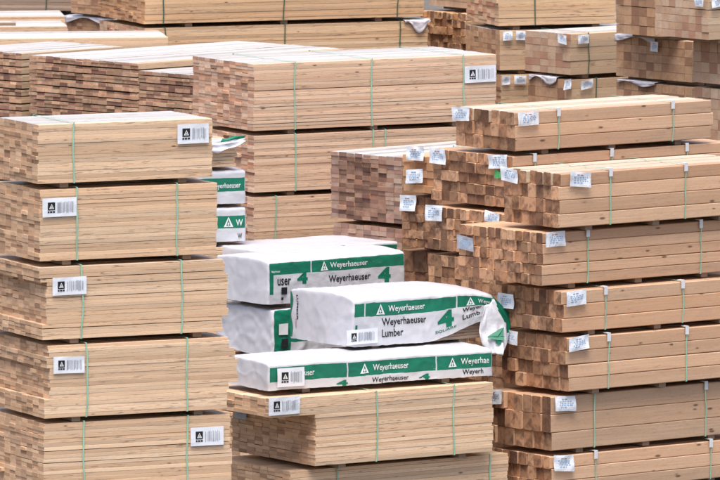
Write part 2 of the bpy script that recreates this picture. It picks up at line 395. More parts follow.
GAP = .050
COLS = {}
def bundle(key, label, c, yt, yb, D, th, xl=None, xr=None, W=None, L=None, style='stud', bw=.14, bh=.038,
           name='lumber_bundle', cat='lumber bundle', group='strapped lumber bundles stacked across the yard',
           straps=(), smat=None, tags=(), guards=(), over=None, ragged=1.0, course=0, sd=0, bulges=(), jit=.006, corner=None, toprow=None, pale=False, framed=False, tight=False):
    rnd = random.Random(hash(key) % 1 + sum(ord(q) * (i + 3) for i, q in enumerate(key)) + sd)
    th = math.radians(th)
    if corner is None: corner = at(c, yb, D) if yb is not None else Vector((at(c, 500, D).x, D, GAP))
    ztop = zat(yt, D) if isinstance(yt, (int, float)) else COLS[yt]['z'] - .003
    h = ztop - corner.z if ztop is not None else 0
    if W is None: W = latw(xl, corner, th)
    if L is None: L = lat(xr, corner, th)
    z0 = GAP
    corner = corner - Vector((0, 0, z0)); h += z0          # the runners fill the gap below the boards
    o = root_of(name, corner, L, W, th, label, cat, group)
    cols = max(1, round(W / bw)); rows = max(1, round((h - z0) / bh)); bw_ = W / cols; bh_ = (h - z0) / rows
    B = Boards(); ch = .0018 if bh < .07 or tight else .007
    if tight: jit = .003; ragged = .5
    so = STYLES[style]
    rowshift = 0
    for r in range(rows):
        z = z0 + r * bh_; top = bh_ - (.001 if bh < .07 else .003)
        if r % 3 == 0: rowshift = rnd.uniform(-.006, .006) * ragged
        rs = rowshift + rnd.uniform(-.004, .004) * ragged
        for (r0, r1, dl, dr) in bulges:
            if r0 <= r < r1: rs_l, rs_r = dl, dr; break
        else: rs_l = rs_r = 0
        # a low course now and then leaves a dark slit along part of the face
        slit = rnd.random() < (.15 if bh < .07 else .12)
        ext = 0
        if over and r >= rows - over[0]: ext = over[1]
        if course and r % course == course - 1: top -= .013
        for q in range(cols):
            if toprow and r == rows - 1 and q < toprow: continue
            j = rnd.uniform(-jit, jit) * ragged
            if rnd.random() < .05: j += rnd.uniform(-.03, .01) * ragged
            j2 = rnd.uniform(-jit, jit) * ragged
            gp = .0045 if r == rows - 1 else (.0008 if bh < .07 or tight else .003); y0 = q * bw_ + gp; y1 = (q + 1) * bw_ - gp
            outer = q in (0, 1) or q == cols - 1 or r == rows - 1
            fy = rnd.uniform(0, .0035) if q == 0 else 0
            B.board(rs + j - ext - rs_l - L / 2, L + rs + j2 + rs_r - L / 2, y0 + fy - W / 2, y1 - W / 2, z, z + top - (rnd.uniform(0, .006) if r == rows - 1 else 0) - (rnd.uniform(.003, .008) if slit and rnd.random() < .6 else 0), ch, rnd,
                    segs=6 if (q == 0 or r == rows - 1) else 1, bow=.0016 if q == 0 else .0015,
                    side=2 if (pale and r == rows - 1 and q > 0) else 0, end=3 if (framed and 1 < q < cols - 1 and r < rows - 1) else 1)  # pale: top row takes the wood copy with sky light painted in
    link_mesh('boards', B.v, B.f, [so[0], so[1], M_toplit_timber if pale == 'cream' else M_toplit] + ([M_core] if framed else []), o, B.mi, B.uv, B.t)
    # runners (scrap pieces strapped under the bundle)
    nr = 3 if L > 2.6 else 2
    for i in range(nr):
        x = L * (.16 + (.68) * i / (nr - 1)); Bq = Boards(); Bq.board(0, W - .10, -.045, .045, .0015, z0 - .001, .004, rnd, side=0, end=0)
        v = [(-p[1] + x - L / 2, p[0] - W / 2 + .05, p[2]) for p in Bq.v]
        link_mesh('runner', v, Bq.f, [M_runner, M_runner], o, [0] * len(Bq.f), Bq.uv, Bq.t)
    sc = FPX / corner.y
    def ux(px): return lat(px, corner, th)
    for s_ in straps: strap(o, ux(s_), L, W, h, z0, smat or M_strap, .014, rnd, rnd.uniform(-.015, .015))
    for s_ in guards:
        x = ux(s_); strap(o, x, L, W, h, z0, smat or M_strap, .012, rnd, rnd.uniform(-.008, .008)); guard(o, x, L, W, h)
    for t in tags:
        kind, face, x0p, x1p, ty, hp = t    # pixel columns, pixel drop of the tag's top below the bundle's top edge, pixel height
        if face == 'long': u0, u1 = ux(x0p), ux(x1p)
        else: u0, u1 = W - latw(x0p, corner, th), W - latw(x1p, corner, th)
        v1 = h - ty / sc; v0 = v1 - hp / sc
        exo = (over[1] if over and face == 'end' else 0)
        if kind == 'bar': barcode_tag(o, face, u0, u1, v0, v1, L, W, h, rnd)
        elif kind == 'paper': paper_tag(o, face, u0, u1, v0, v1, L, W, h, rnd, off=(.036 if face == 'end' else .02) + exo)
        elif kind == 'greytag': paper_tag(o, face, u0, u1, v0, v1, L, W, h, rnd, M_tagg, off=.036)
    COLS[key] = dict(corner=corner, L=L, W=W, th=th, h=h, z=corner.z, style=style, bw=bw, bh=bh, root=o)
    return o

def fill(key, label, target=.68):
    """carry a stack down to the ground below its lowest visible bundle"""
    k = COLS[key]; z = k['z']; n = max(0, round(z / target))
    if z < .05: return
    n = max(1, n); hh = z / n
    for i in range(n):
        top = z - i * hh - .002
        cn = Vector((k['corner'].x, k['corner'].y, top - hh + GAP))
        lab = label + (', upper', ', next down', ', third down', ' four down', ' five down', ' six down')[i]
        mk_fill(k, cn, hh - .004 - GAP, lab, key + str(i))

def mk_fill(k, cn, h, lab, key):
    rnd = random.Random(sum(ord(q) for q in key)); L, W = k['L'], k['W']
    o = root_of('lumber_bundle', cn - Vector((0, 0, GAP)), L, W, k['th'], lab, 'lumber bundle', 'lower bundles that carry the stacks')
    rows = max(1, round(h / k['bh'])); cols = max(1, round(W / k['bw'])); bh = h / rows; bw = W / cols; B = Boards()
    for r in range(rows):
        for q in range(cols):
            j = rnd.uniform(-.01, .01)
            B.board(j - L / 2, L + j - L / 2, q * bw + .001 - W / 2, (q + 1) * bw - .001 - W / 2, GAP + r * bh, GAP + (r + 1) * bh - .002, .004, rnd)
    link_mesh('boards', B.v, B.f, STYLES[k['style']], o, B.mi, B.uv, B.t)
    for i in range(2):
        x = L * (.18 + .64 * i); box_mesh('runner', x - .045 - L / 2, x + .045 - L / 2, .05 - W / 2, W / 2 - .05, .001, GAP - .001, M_runner, o)

# ------------------------------------------------------------------ paper wrapped bundles
def wrapped(key, label, c, yt, yb, D, th, xl=None, xr=None, W=None, L=None, corner=None, band=(.03, .17), divs=(), prints=(), greens=(), amp=.010,
            tags=(), boards=False, lift=None, droop=None, endtext=False, endstrip=False, crown=.02, seed=1, style='stud', name='wrapped_lumber_bundle'):
    rnd = random.Random(seed); th = math.radians(th)
    if corner is None: corner = at(c, yb, D) if yb is not None else Vector((at(c, 500, D).x, D, GAP))
    h = zat(yt, D) - corner.z
    if W is None: W = latw(xl, corner, th)
    if L is None: L = lat(xr, corner, th)
    corner = corner - Vector((0, 0, GAP)); h += GAP; z0 = GAP
    o = root_of(name, corner, L, W, th, label, 'wrapped bundle', 'paper wrapped lumber bundles')
    def zlift(x):
        if not lift: return 0
        a, b, amt = lift; t = min(1, max(0, (x / L - a) / (b - a))); return amt * t * t * (3 - 2 * t)
    def zdroop(x):
        if not droop: return 0
        a, amt = droop; t = max(0, (x / L - a) / (1 - a)); return amt * t * t
    def disp(p):
        """p in corner coordinates (0..L, 0..W, z0..h) on the box -> wrinkled paper"""
        x, y, z = p
        rr = .018
        q = Vector(p); cxx = min(max(x, rr), L - rr); cyy = min(max(y, rr), W - rr); czz = min(z, h - rr)
        d = q - Vector((cxx, cyy, czz))
        if d.length > 1e-6:
            nn = sum(1 for a in d if abs(a) > rr * .999)
            dn = d.normalized() * rr
            q = Vector((cxx, cyy, czz)) + dn
        n1 = noise.noise_vector(Vector((x * 2.2 + seed, y * 2.2, z * 2.8)))
        n2 = noise.noise_vector(Vector((x * 7 + seed, y * 7 + 5, z * 9)))
        n3 = noise.noise_vector(Vector((x * 17 + seed, y * 17 + 5, z * 12 + x * 9)))
        rd = 1 - abs(noise.noise(Vector((x * 3.1 + seed, y * 3.1, z * 5 + x * 2)))) * 2
        q += n1 * amp * .6 + n2 * amp * .35 + n3 * amp * .35 + Vector((-.5 if x < .01 else 0, -.5 if y < .01 else 0, .3)) * (max(0, rd) ** 6) * amp * .8
        # top crowned over the uneven boards
        tz = (z - z0) / (h - z0)
        q.z += crown * math.sqrt(max(0, math.sin(math.pi * min(1, max(0, y / W))))) * tz
        if tz < 1: q.z += zlift(x) * (1 - tz) ** 1.2
        q.z -= zdroop(x) * tz
        return q
    NX, NY, NZ = 110, 44, 22
    v = []; f = []; mi = []; uv = []
    def grid(fn, nu, nv, m, uvf):
        b = len(v)
        for j in range(nv + 1):
            for i in range(nu + 1): v.append(tuple(disp(fn(i / nu, j / nv)) - Vector((L / 2, W / 2, 0))))
        for j in range(nv):
            for i in range(nu):
                a = b + j * (nu + 1) + i; f.append((a, a + 1, a + nu + 2, a + nu + 1)); mi.append(m)
                uv.append([uvf(*t) for t in ((i / nu, j / nv), ((i + 1) / nu, j / nv), ((i + 1) / nu, (j + 1) / nv), (i / nu, (j + 1) / nv))])
    H = h - z0
    grid(lambda a, b: (a * L, 0, z0 + b * H), NX, NZ, 0, lambda a, b: (a * L, (1 - b) * H))
    grid(lambda a, b: (a * L, W, z0 + (1 - b) * H), NX, NZ, 0, lambda a, b: (a * L, b * H))
    grid(lambda a, b: (0, (1 - a) * W, z0 + b * H), NY, NZ, 1, lambda a, b: (a, b))
    grid(lambda a, b: (L, a * W, z0 + b * H), NY, NZ, 1, lambda a, b: (a, b))
    grid(lambda a, b: (a * L, b * W, h), NX, NY, 1, lambda a, b: (a, b))
    mfront = wrap_mat('wrap_print_' + key, band[0], band[1], divs, L, greens)
    w = link_mesh('paper_wrap', v, f, [mfront, M_wrapend], o, mi, uv, smooth=True)
    bm = bmesh.new(); bm.from_mesh(w.data); bmesh.ops.remove_doubles(bm, verts=bm.verts, dist=.0015); bmesh.ops.recalc_face_normals(bm, faces=bm.faces); bm.to_mesh(w.data); bm.free()
    def Pf(u, z, off=.004):
        return tuple(disp((u, 0, z)) - Vector((L / 2, W / 2 + off, 0)))
    def put(name_, geo, u, vtop, mat, slope=0.0, off=.004):
        vs, fs = geo; return link_mesh(name_, [Pf(u + x, h - vtop + y + slope * x, off) for x, y in vs], fs, mat, w)
    for p in prints:
        kind, u, vt = p[:3]
        if kind == 'logo': put('printed_emblem', tree_mark(p[3]), u, vt, M_white)
        elif kind == 'white': put('printed_lettering', text_geo(p[3], p[4], p[5], .010), u, vt, M_white, *(p[6:]))
        elif kind == 'black': put('printed_lettering', text_geo(p[3], p[4], p[5], .016), u, vt, M_ink, *(p[6:]))
        elif kind == 'square':
            put('printed_panel', rects([(0, 0, p[3], p[3])]), u, vt, M_white if len(p) > 4 else M_ink, 0.0, .016 if len(p) > 4 else .020)
        elif kind == 'grade':
            put('printed_number', text_geo('4', p[3], p[4], .05), u, vt, M_green)
            if len(p) > 5: put('printed_lettering', text_geo('SQUARE', p[3] * 1.3, .035, .02), u - p[3] * .15, vt + .045, M_green)
    # inner load of boards that shows under the paper, and the runners
    B = Boards(); rws = max(2, round(H / .038))
    for r in range(rws if boards else 2):
        for q in range(max(3, round(W / .14))):
            bw_ = (W - .08) / max(3, round(W / .14)); j = rnd.uniform(-.006, .006)
            B.board(.05 + j - L / 2, L - .05 + j - L / 2, .04 + q * bw_ - W / 2, .04 + (q + 1) * bw_ - .002 - W / 2, z0 + r * (H - .05) / rws, z0 + (r + 1) * (H - .05) / rws - .002, .004, rnd)
    link_mesh('boards', B.v, B.f, STYLES[style], o, B.mi, B.uv, B.t)
    for i in range(2):
        x = L * (.18 + .62 * i); box_mesh('runner', x - .045 - L / 2, x + .045 - L / 2, .06 - W / 2, W / 2 - .06, .001, GAP - .001, M_runner, o)
    for t in tags:
        kind, face, x0p, x1p, ty, hp = t; sc = FPX / corner.y
        if face == 'long': u0, u1 = lat(x0p, corner, th), lat(x1p, corner, th)
        else: u0, u1 = W - latw(x0p, corner, th), W - latw(x1p, corner, th)
        v1 = h - ty / sc; barcode_tag(o, face, u0, u1, v1 - hp / sc, v1, L, W, h, rnd, off=.026)
    def Pe(u, z, off=.005): return tuple(disp((0, W - u, z)) - Vector((L / 2 + off, W / 2, 0)))
    if endtext:
        vs, fs = text_geo('LUMBER', .24, .028, .02)
        link_mesh('printed_lettering', [Pe(.12 + y, h - .06 - x) for x, y in vs], fs, M_ink, w)
        vs, fs = text_geo('LUMBER', .10, .02, .02)
        link_mesh('printed_lettering', [Pe(.10 + y, h - .28 - x) for x, y in vs], fs, M_inkr, w)
    if endstrip:
        N = 10; vs = []; fs = []
        for i in range(N + 1):
            for k in (0, 1): vs.append(Pe(-.01 + k * (.05 + .02 * math.sin(i)), z0 + .02 + (H - .03) * i / N, .006))
        for i in range(N): fs.append((2 * i, 2 * i + 1, 2 * i + 3, 2 * i + 2))
        link_mesh('printed_strip', vs, fs, M_green, w)
    COLS[key] = dict(corner=corner, L=L, W=W, th=th, h=h, z=corner.z, style='stud', bw=.14, bh=.038, root=o, disp=disp, wrap=w)
    return o

def stack_up(keys):
    """rest each bundle of a column, given from the lowest up, exactly on the one below"""
    for lo, hi in reversed(list(zip(keys, keys[1:]))):      # the top one keeps its height, the rest close up under it
        a, b = COLS[lo], COLS[hi]; nz = b['z'] - a['h'] - .003
        a['root'].location.z = nz; a['z'] = nz; a['corner'].z = nz

# ================================================================== the setting
def ground():
    m, nt, b = new_mat('yard_ground'); g = G(nt)
    n = g.noise(g.obj(), .35, 6, .65); n2 = g.noise(g.obj(), 30, 4, .7)
    c = g.mix(g.ramp(n, .35, .7), (.10, .09, .08), (.17, .15, .13)); c = g.mix(g.math('MULTIPLY', g.ramp(n2, .5, .7), .4), c, (.24, .22, .19))
    nt.links.new(c, b.inputs['Base Color']); b.inputs['Roughness'].default_value = .95
    o = link_mesh('yard_ground', [(-4000, -500, 0), (4000, -500, 0), (4000, 8000, 0), (-4000, 8000, 0)], [(0, 1, 2, 3)], m, None); o['kind'] = 'structure'
ground()

GL = 'bundles in the left hand front stack'
# ---- left front stack
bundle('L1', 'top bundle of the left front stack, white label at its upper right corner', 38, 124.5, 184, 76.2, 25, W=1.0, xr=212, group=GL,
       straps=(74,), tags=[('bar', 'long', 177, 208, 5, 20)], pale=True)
bundle('L2', 'second bundle from the top of the left front stack, white label near its left corner', 40, 189, 261, 76.2, 25, W=1.15, xr=217, group=GL,
       straps=(77, 177), tags=[('bar', 'long', 42, 76, 9, 19)])
bundle('L3', 'middle bundle of the left front stack, ragged corner with lower rows sticking out left', 47, 266, 339, 76.2, 25, W=1.4, xr=228, group=GL,
       straps=(81, 181), tags=[('bar', 'long', 52, 86, 11, 18)], bulges=((0, 4, .05, -.06), (15, 19, .08, -.04)))
bundle('L4', 'fourth bundle down the left front stack, right end stepped with rows jutting out', 49, 343, 416, 76.2, 25, W=1.4, xr=229, group=GL,
       straps=(86, 187), tags=[('bar', 'long', 53, 84, 12, 17)], bulges=((0, 5, .05, -.02), (7, 13, -.01, .09), (13, 16, .03, .06)))
bundle('L5', 'bottom bundle of the left front stack in view, white label near its right end', 44, 421, 492, 76.2, 25, W=1.4, xr=230, group=GL,
       straps=(84, 188), tags=[('bar', 'long', 190, 223, 12, 19)], bulges=((0, 9, 0, .02),))
stack_up(['L5', 'L4', 'L3', 'L2', 'L1']); fill('L5', 'pale lumber bundle low in the left front stack')

# ---- middle front stack: E, D below, wrapped C and B on top
bundle('D', 'bare bundle under the white wrapped ones with top rows overhanging to the left', 316, 393, 463, 80, 34, xl=232, xr=493, group='bare bundles under the wrapped ones',
       straps=(376, 454), over=(5, .52), ragged=1.2, tags=[('bar', 'long', 268, 299, -2, 18), ('greytag', 'end', 240, 250, 18, 18)])
bundle_D = COLS['D']
wrapped('C', 'flat white and green wrapped bundle lying on the bare bundle, beneath the sagging one', 268, 365, 391, 80.0, 31, W=.95, xr=493,
        band=(.03, .175), divs=(.93, 1.99), seed=3, amp=.011, crown=.03,
        prints=[('logo', 1.08, .150, .10), ('white', 1.23, .150, 'Weyerhaeuser', .42, .085), ('white', .12, .150, 'Weyerhaeuser', .42, .075),
                ('logo', 2.13, .150, .10), ('white', 2.28, .150, 'Weyerhae', .34, .085),
                ('black', 1.22, .262, 'Weyerhaeuser', .44, .065), ('black', 2.30, .250, 'Weyerh', .25, .07), ('grade', .80, .262, .13, .06), ('grade', 1.78, .262, .13, .06)],
        tags=[('bar', 'long', 276, 303, 4, 19)])
stack_up(['D', 'C'])
bundle('E', 'plain bundle at the very bottom of the centre stack, only its top rows in view', 290, 'D', None, 80, 34, xl=215, xr=508, group='bare bundles under the wrapped ones', straps=(337, 490))
BL = 'white and green wrapped bundle lying askew on top, torn cover sagging over its right end'
wrapped('B', BL, 353, 303, 350, 81.0, 35, xl=290, xr=494, band=(.035, .175), divs=(.15, 1.30), seed=7, amp=.012, crown=.06,
        lift=(.50, 1.0, .19), droop=(.72, .07), boards=True, style='faded', endtext=True, endstrip=True,
        prints=[('logo', .29, .160, .11), ('white', .44, .155, 'Weyerhaeuser', .46, .085), ('logo', 1.42, .160, .11), ('white', 1.57, .16, 'Weyerha', .24, .085),
                ('black', .36, .30, 'Weyerhaeuser', .56, .10), ('black', .36, .395, 'Lumber', .26, .08),
                ('grade', 1.06, .375, .20, .19, 1), ('black', 1.37, .265, 'Weyer', .25, .075, .10), ('black', 1.37, .355, 'Lumb', .22, .07, .10)],
        greens=((.03, .06, .26, .40),), tags=[('bar', 'long', 345, 376, 29, 15)])
# the loose end of B's cover, hanging past the right end
def loose_flap():
    k = COLS['B']; L, W, h = k['L'], k['W'], k['h']; N, M = 26, 26
    keys = [(0, 1.60, .16, 1.74, .03), (.45, 1.53, .40, 1.98, .31), (.75, 1.55, .54, 1.90, .50), (1, 1.62, .66, 1.76, .62)]
    def S_(s, t):
        for a_, c_ in zip(keys, keys[1:]):
            if t <= c_[0] + 1e-9:
                q = (t - a_[0]) / (c_[0] - a_[0]); l = [a_[i] + (c_[i] - a_[i]) * q for i in range(1, 5)]; break
        x = l[0] + (l[2] - l[0]) * s; d = l[1] + (l[3] - l[1]) * s
        n = noise.noise_vector(Vector((s * 2.6 + 3, t * 1.4, 4))); n2 = noise.noise_vector(Vector((s * 8, t * 3.4, 1)))
        y = -.05 - .10 * math.sin(math.pi * s) * (.3 + t) - .05 * t + n.y * .05 + n2.y * .035
        return Vector((x + n.x * .03 + n2.x * .012 - L / 2, y - W / 2, h - d + n.z * .03 + n2.z * .01))
    v = [tuple(S_(i / N, j / M)) for j in range(M + 1) for i in range(N + 1)]; f = []; mi = []
    for j in range(M):
        for i in range(N):
            a = j * (N + 1) + i; f.append((a, a + N + 1, a + N + 2, a + 1)); s, t = (i + .5) / N, (j + .5) / M
            mi.append(1 if (s > .72 - .1 * math.sin(5 * t) and t < .62) else 0)
    o = link_mesh('torn_flap', v, f, [M_torn, M_green], k['wrap'], mi, smooth=True)
    md = o.modifiers.new('solid', 'SOLIDIFY'); md.thickness = .003
    g, fs = text_geo('4', .30, .30, .06)
    link_mesh('printed_number', [tuple(S_(.12 + x * 1.3 + y * .35, .70 - y * .9 + x * .25) + Vector((0, -.03, 0))) for x, y in g], fs, M_green, k['wrap'])
loose_flap()
k = COLS['B']; k['root'].location.z = COLS['C']['z'] + COLS['C']['h'] + .012

# ---- second wrapped column behind
wrapped('F', 'grey wrapped bundle wedged beneath the upper left wrapped one, behind the askew bundle', 273, 310, 356, 83.2, 37, xl=216, L=1.75, band=(.02, .35), divs=(), seed=12, amp=.020, crown=.0,
        prints=[('square', .07, .27, .12, 1), ('square', .10, .40, .09)], greens=((.018, .24, .0, .44),))
wrapped('A', 'upper left white and green wrapped bundle with its top and label band in full view', 268, 263, 305, 83.2, 38, xl=216, xr=405, band=(.01, .135), divs=(.57,), seed=22, amp=.009, crown=.04,
        prints=[('logo', .69, .125, .10), ('white', .82, .120, 'Weyerhaeuser', .50, .075), ('white', .04, .115, 'Weyerhaeuser', .12, .03),
                ('black', .80, .275, 'Weyerhaeuser', .56, .095), ('black', .12, .245, 'user', .18, .07), ('square', .16, .34, .075), ('square', .16, .40, .03), ('grade', .38, .245, .14, .12), ('grade', 1.46, .30, .17, .16)],
        greens=((.02, .07, .13, .34),))
wrapped('A2', 'white wrapped bundle mostly hidden behind the upper left wrapped one, bare top showing', 262, 251, 300, 85.3, 36, xl=208, L=1.85, seed=31, amp=.010, crown=.0, greens=((1, 1.1, 0, .1),))
stack_up(['F', 'A']); fill('F', 'hidden bundle under the upper wrapped bundle'); fill('A2', 'hidden bundle under the rear wrapped bundle')

# ---- wrapped stack showing between the left stack and the rear bundle (placed by its right end)
def right_corner(pxr, yb, Dr, th, L):
    p = at(pxr, yb, Dr); return Vector((p.x - L * math.cos(math.radians(th)), p.y - L * math.sin(math.radians(th)), p.z))
def gwrap(key, label, xr, yt, yb, prints, seed, **kw):
    Dr = 86.0; c = right_corner(xr, yb, Dr, 22, 1.8); z1 = at(xr, yt, Dr).z
    yt_ = None
    # express the top as a photo row at the near corner's distance
    a = (HC - z1) / c.y; py = 240 - FPX * (sp - cp * a) / (cp + sp * a)
    wrapped(key, label, None, py, None, c.y, 22, W=.62, L=1.8, corner=c, prints=prints, seed=seed, amp=.008, **kw)
gwrap('G2', 'lower of the two wrapped bundle ends peeking out right of the left front stack', 246, 205, 238, [('logo', 1.54, .20, .11), ('white', 1.68, .19, 'W', .08, .07), ('black', 1.70, .33, 'W', .05, .06)], 41, band=(.08, .215))
gwrap('G1', 'upper wrapped bundle end peeking out right of the left front stack', 246, 171, 203, [('white', 1.38, .195, 'Weyerhaeuser', .36, .075)], 42, band=(.07, .215))
p0 = COLS['G1']
bundle('G0', 'bare boards of a short torn-open bundle right of the top left bundle', None, None, None, 1, 22, corner=Vector((p0['corner'].x - .1, p0['corner'].y, 0)), W=.6, L=1.73, style='stud', group='torn open bundle') if False else None
def torn_bundle():
    k = p0; L, W, th = 1.72, .60, k['th']; z = k['z'] + k['h'] + .003
    o = root_of('torn_wrapped_bundle', Vector((k['corner'].x, k['corner'].y, z)), L, W, th, 'torn-open bundle with a scrap of wrap, right of the top left front bundle', 'wrapped bundle', 'paper wrapped lumber bundles')
    B = Boards(); rnd = random.Random(5)
    for r in range(8):
        for q in range(5): B.board(rnd.uniform(-.03, .01) - L / 2, L - .05 + rnd.uniform(-.03, .03) - L / 2, q * .12 - W / 2, q * .12 + .118 - W / 2, GAP + r * .036, GAP + r * .036 + .034, .004, rnd)
    link_mesh('boards', B.v, B.f, STYLES['stud'], o, B.mi, B.uv, B.t)
    for i in range(2):
        x = L * (.2 + .6 * i); box_mesh('runner', x - .045 - L / 2, x + .045 - L / 2, .05 - W / 2, W / 2 - .05, .001, GAP - .001, M_runner, o)
    N = 14; v = []; f = []; mi = []
    for j in range(N + 1):
        for i in range(N + 1):
            s, t = i / N, j / N; n = noise.noise_vector(Vector((s * 4, t * 4, 9)))
            v.append((L - .50 + .56 * s + n.x * .03 - L / 2, -.03 - .05 * t + n.y * .04 - W / 2, GAP + .30 - t * (.15 - .10 * abs(s - .45) * 1.6) + .03 * s + n.z * .03))
    for j in range(N):
        for i in range(N): a = j * (N + 1) + i; f.append((a, a + 1, a + N + 2, a + N + 1)); mi.append(1 if (i > 6 and j < 4) else 0)
    s_ = link_mesh('torn_flap', v, f, [M_torn, M_green], o, mi, smooth=True); md = s_.modifiers.new('solid', 'SOLIDIFY'); md.thickness = .003
stack_up(['G2', 'G1']); torn_bundle(); fill('G2', 'hidden bundle under the wrapped ends right of the left stack')

# ---- front right stack of timbers
GR = 'timber bundles in the right hand front stack'
TB = dict(name='timber_bundle', cat='timber bundle', style='timber', bw=.135, bh=.135, jit=.026)
def tim(key, label, *a, **k): bundle(key, label, *a, **{**TB, **k})
tim('R8', 'timber bundle second from the bottom of the right front stack, paper tag at each corner', 551, 395, 449, 81.3, 38, xl=489, xr=745, group=GR, tags=[('paper', 'end', 489, 505, 0, 15), ('paper', 'long', 553, 573, 0, 15)], guards=(705,), straps=(594,), bh=.18)
tim('R7', 'thick timber bundle third from the bottom of the right front stack, darkened left end', 567, 337, 391, 81.3, 38, xl=500, xr=762, group=GR, tags=[('paper', 'end', 504, 521, -1, 14), ('paper', 'long', 567, 587, -1, 14)], guards=(608, 686), bh=.135)
tim('R6', 'shallow three-row timber bundle midway down the right front stack', 563, 291, 332.5, 81.3, 38, xl=500, xr=756, group=GR, tags=[('paper', 'end', 501, 517, 9, 15), ('paper', 'long', 564, 584, 0, 15)], guards=(605, 682), bh=.14)
tim('R4', 'wide timber bundle second from the top of the right front stack, grey tag at left', 543, 235, 288, 81.3, 38, xl=460, xr=738, group=GR, tags=[('greytag', 'end', 461, 477, 12, 14), ('paper', 'long', 543, 563, -1, 15)], guards=(587, 700), bh=.115, bw=.115)
tim('R3', 'top timber bundle of the right front stack with top painted sky-lit cream, running off the photo edge', 560, 173, 228, 81.3, 38, xl=505, xr=756, group=GR, tags=[('paper', 'end', 505, 521, 0, 14), ('paper', 'long', 568, 588, 0, 15)], guards=(610, 685), bh=.13, pale='cream')
stack_up(['R8', 'R7', 'R6', 'R4', 'R3'])
tim('R9', 'lowest timber bundle in view at the bottom edge of the right front stack', 551, 'R8', None, 81.3, 38, xl=495, xr=745, group=GR, tags=[('paper', 'long', 552, 572, 0, 16)], guards=(595, 710), bulges=((2, 3, -.0, 0),))
# ---- column behind it
GC = 'timber bundles in the stack behind the right front one'
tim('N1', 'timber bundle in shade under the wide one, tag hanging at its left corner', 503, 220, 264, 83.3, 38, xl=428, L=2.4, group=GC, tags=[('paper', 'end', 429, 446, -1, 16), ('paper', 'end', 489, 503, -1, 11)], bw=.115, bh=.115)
tim('R2', 'wide timber bundle directly beneath the highest one with painted sky-lit top, green mark on its end', 512, 157, 209, 83.3, 38, xl=432, xr=735, group=GC, tags=[('paper', 'end', 433, 449, -1, 16), ('paper', 'end', 492, 511, -1, 14)], guards=(534, 611, 686), bw=.15, bh=.12)
tim('R1', 'highest timber bundle at right with whole top painted sky-lit cream and three rows of thick timbers', 516, 112, 151.5, 83.3, 38, xl=457, xr=712, group=GC, tags=[('paper', 'end', 456, 473, 0, 14), ('paper', 'long', 516, 537, 0, 14)], guards=(558, 672), bh=.135, jit=.02, pale='cream')
k = COLS['R2']; me_o = None
def green_mark():
    k = COLS['R2']; W, L, h = k['W'], k['L'], k['h']; o = k['root']; v = []; rnd = random.Random(2)
    for i in range(14):
        a = 2 * math.pi * i / 14; r = .045 + rnd.uniform(-.012, .012); v.append((-L / 2 - .028, W / 2 - (W - .20) - r * 1.5 * math.cos(a), h - .20 + r * math.sin(a)))
    link_mesh('paint_mark', v, [tuple(reversed(range(14)))], plain('paint_green', (.12, .5, .16), .6, .3, 30), o)
green_mark()
stack_up(['N1', 'R2', 'R1']); fill('N1', 'hidden timber bundle low behind the right front stack')

# ---- shaded column and grey plank stack left of it
tim('P2', 'low timber bundle end with knotty grain, beside the corner of the upper wrapped bundle', 462, 257, 300, 85.3, 44, xl=403, L=2.0, group=GC, tags=[('greytag', 'end', 441, 461, 2, 16)], bw=.17, bh=.19)
tim('P1', 'small-board timber bundle between the grey plank stack and shaded timbers, tag at its left', 444, 199, 250, 85.3, 44, xl=403, L=2.0, group=GC, tags=[('paper', 'end', 403, 419, -1, 16)], bw=.10, bh=.09, style='timber')
tim('J', 'brown bundle end carrying two paper tags, right of the grey plank stack', 438, 157, 194, 85.3, 44, xl=402, L=2.0, group=GC, tags=[('paper', 'end', 410, 427, -9, 14), ('paper', 'end', 409, 426, 14, 14)], bw=.2, bh=.08, style='far')
stack_up(['P2', 'P1', 'J']); fill('P2', 'hidden bundle under the knotty low bundle')
bundle('K2', 'weathered plank bundle below the purple-grey one, beside the wrapped bundle', 402, 229, 290, 86.3, 44, xl=333, L=2.1, style='grey', group='weathered plank bundles', bw=.12, bh=.05)
bundle('K1', 'weathered purple-grey plank bundle with pale planks framing its end and a bare top painted sky-lit white', 402, 157, 224, 86.3, 44, xl=331, L=2.1, style='grey', group='weathered plank bundles', bw=.12, bh=.05, jit=.012, framed=True, pale=True)
stack_up(['K2', 'K1']); fill('K2', 'hidden plank bundle under the weathered ones')

# ---- middle rear stack
GM = 'bundles in the tall centre rear stack'
bundle('M3', 'lowest bundle in view of the centre rear stack, above the wrapped bundles', 254, 196, 262, 88.2, 29, xl=193, xr=470, style='mid', group=GM, straps=(276,))
bundle('M2', 'second bundle of the centre rear stack, under the long bundle with the white top', 254, 135, 192, 88.2, 29, xl=193, xr=492, style='mid', group=GM, straps=(295, 373, 385))
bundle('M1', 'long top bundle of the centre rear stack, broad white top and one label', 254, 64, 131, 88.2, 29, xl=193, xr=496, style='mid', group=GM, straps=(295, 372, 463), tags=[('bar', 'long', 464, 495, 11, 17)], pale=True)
stack_up(['M3', 'M2', 'M1']); fill('M3', 'hidden bundle low in the centre rear stack')

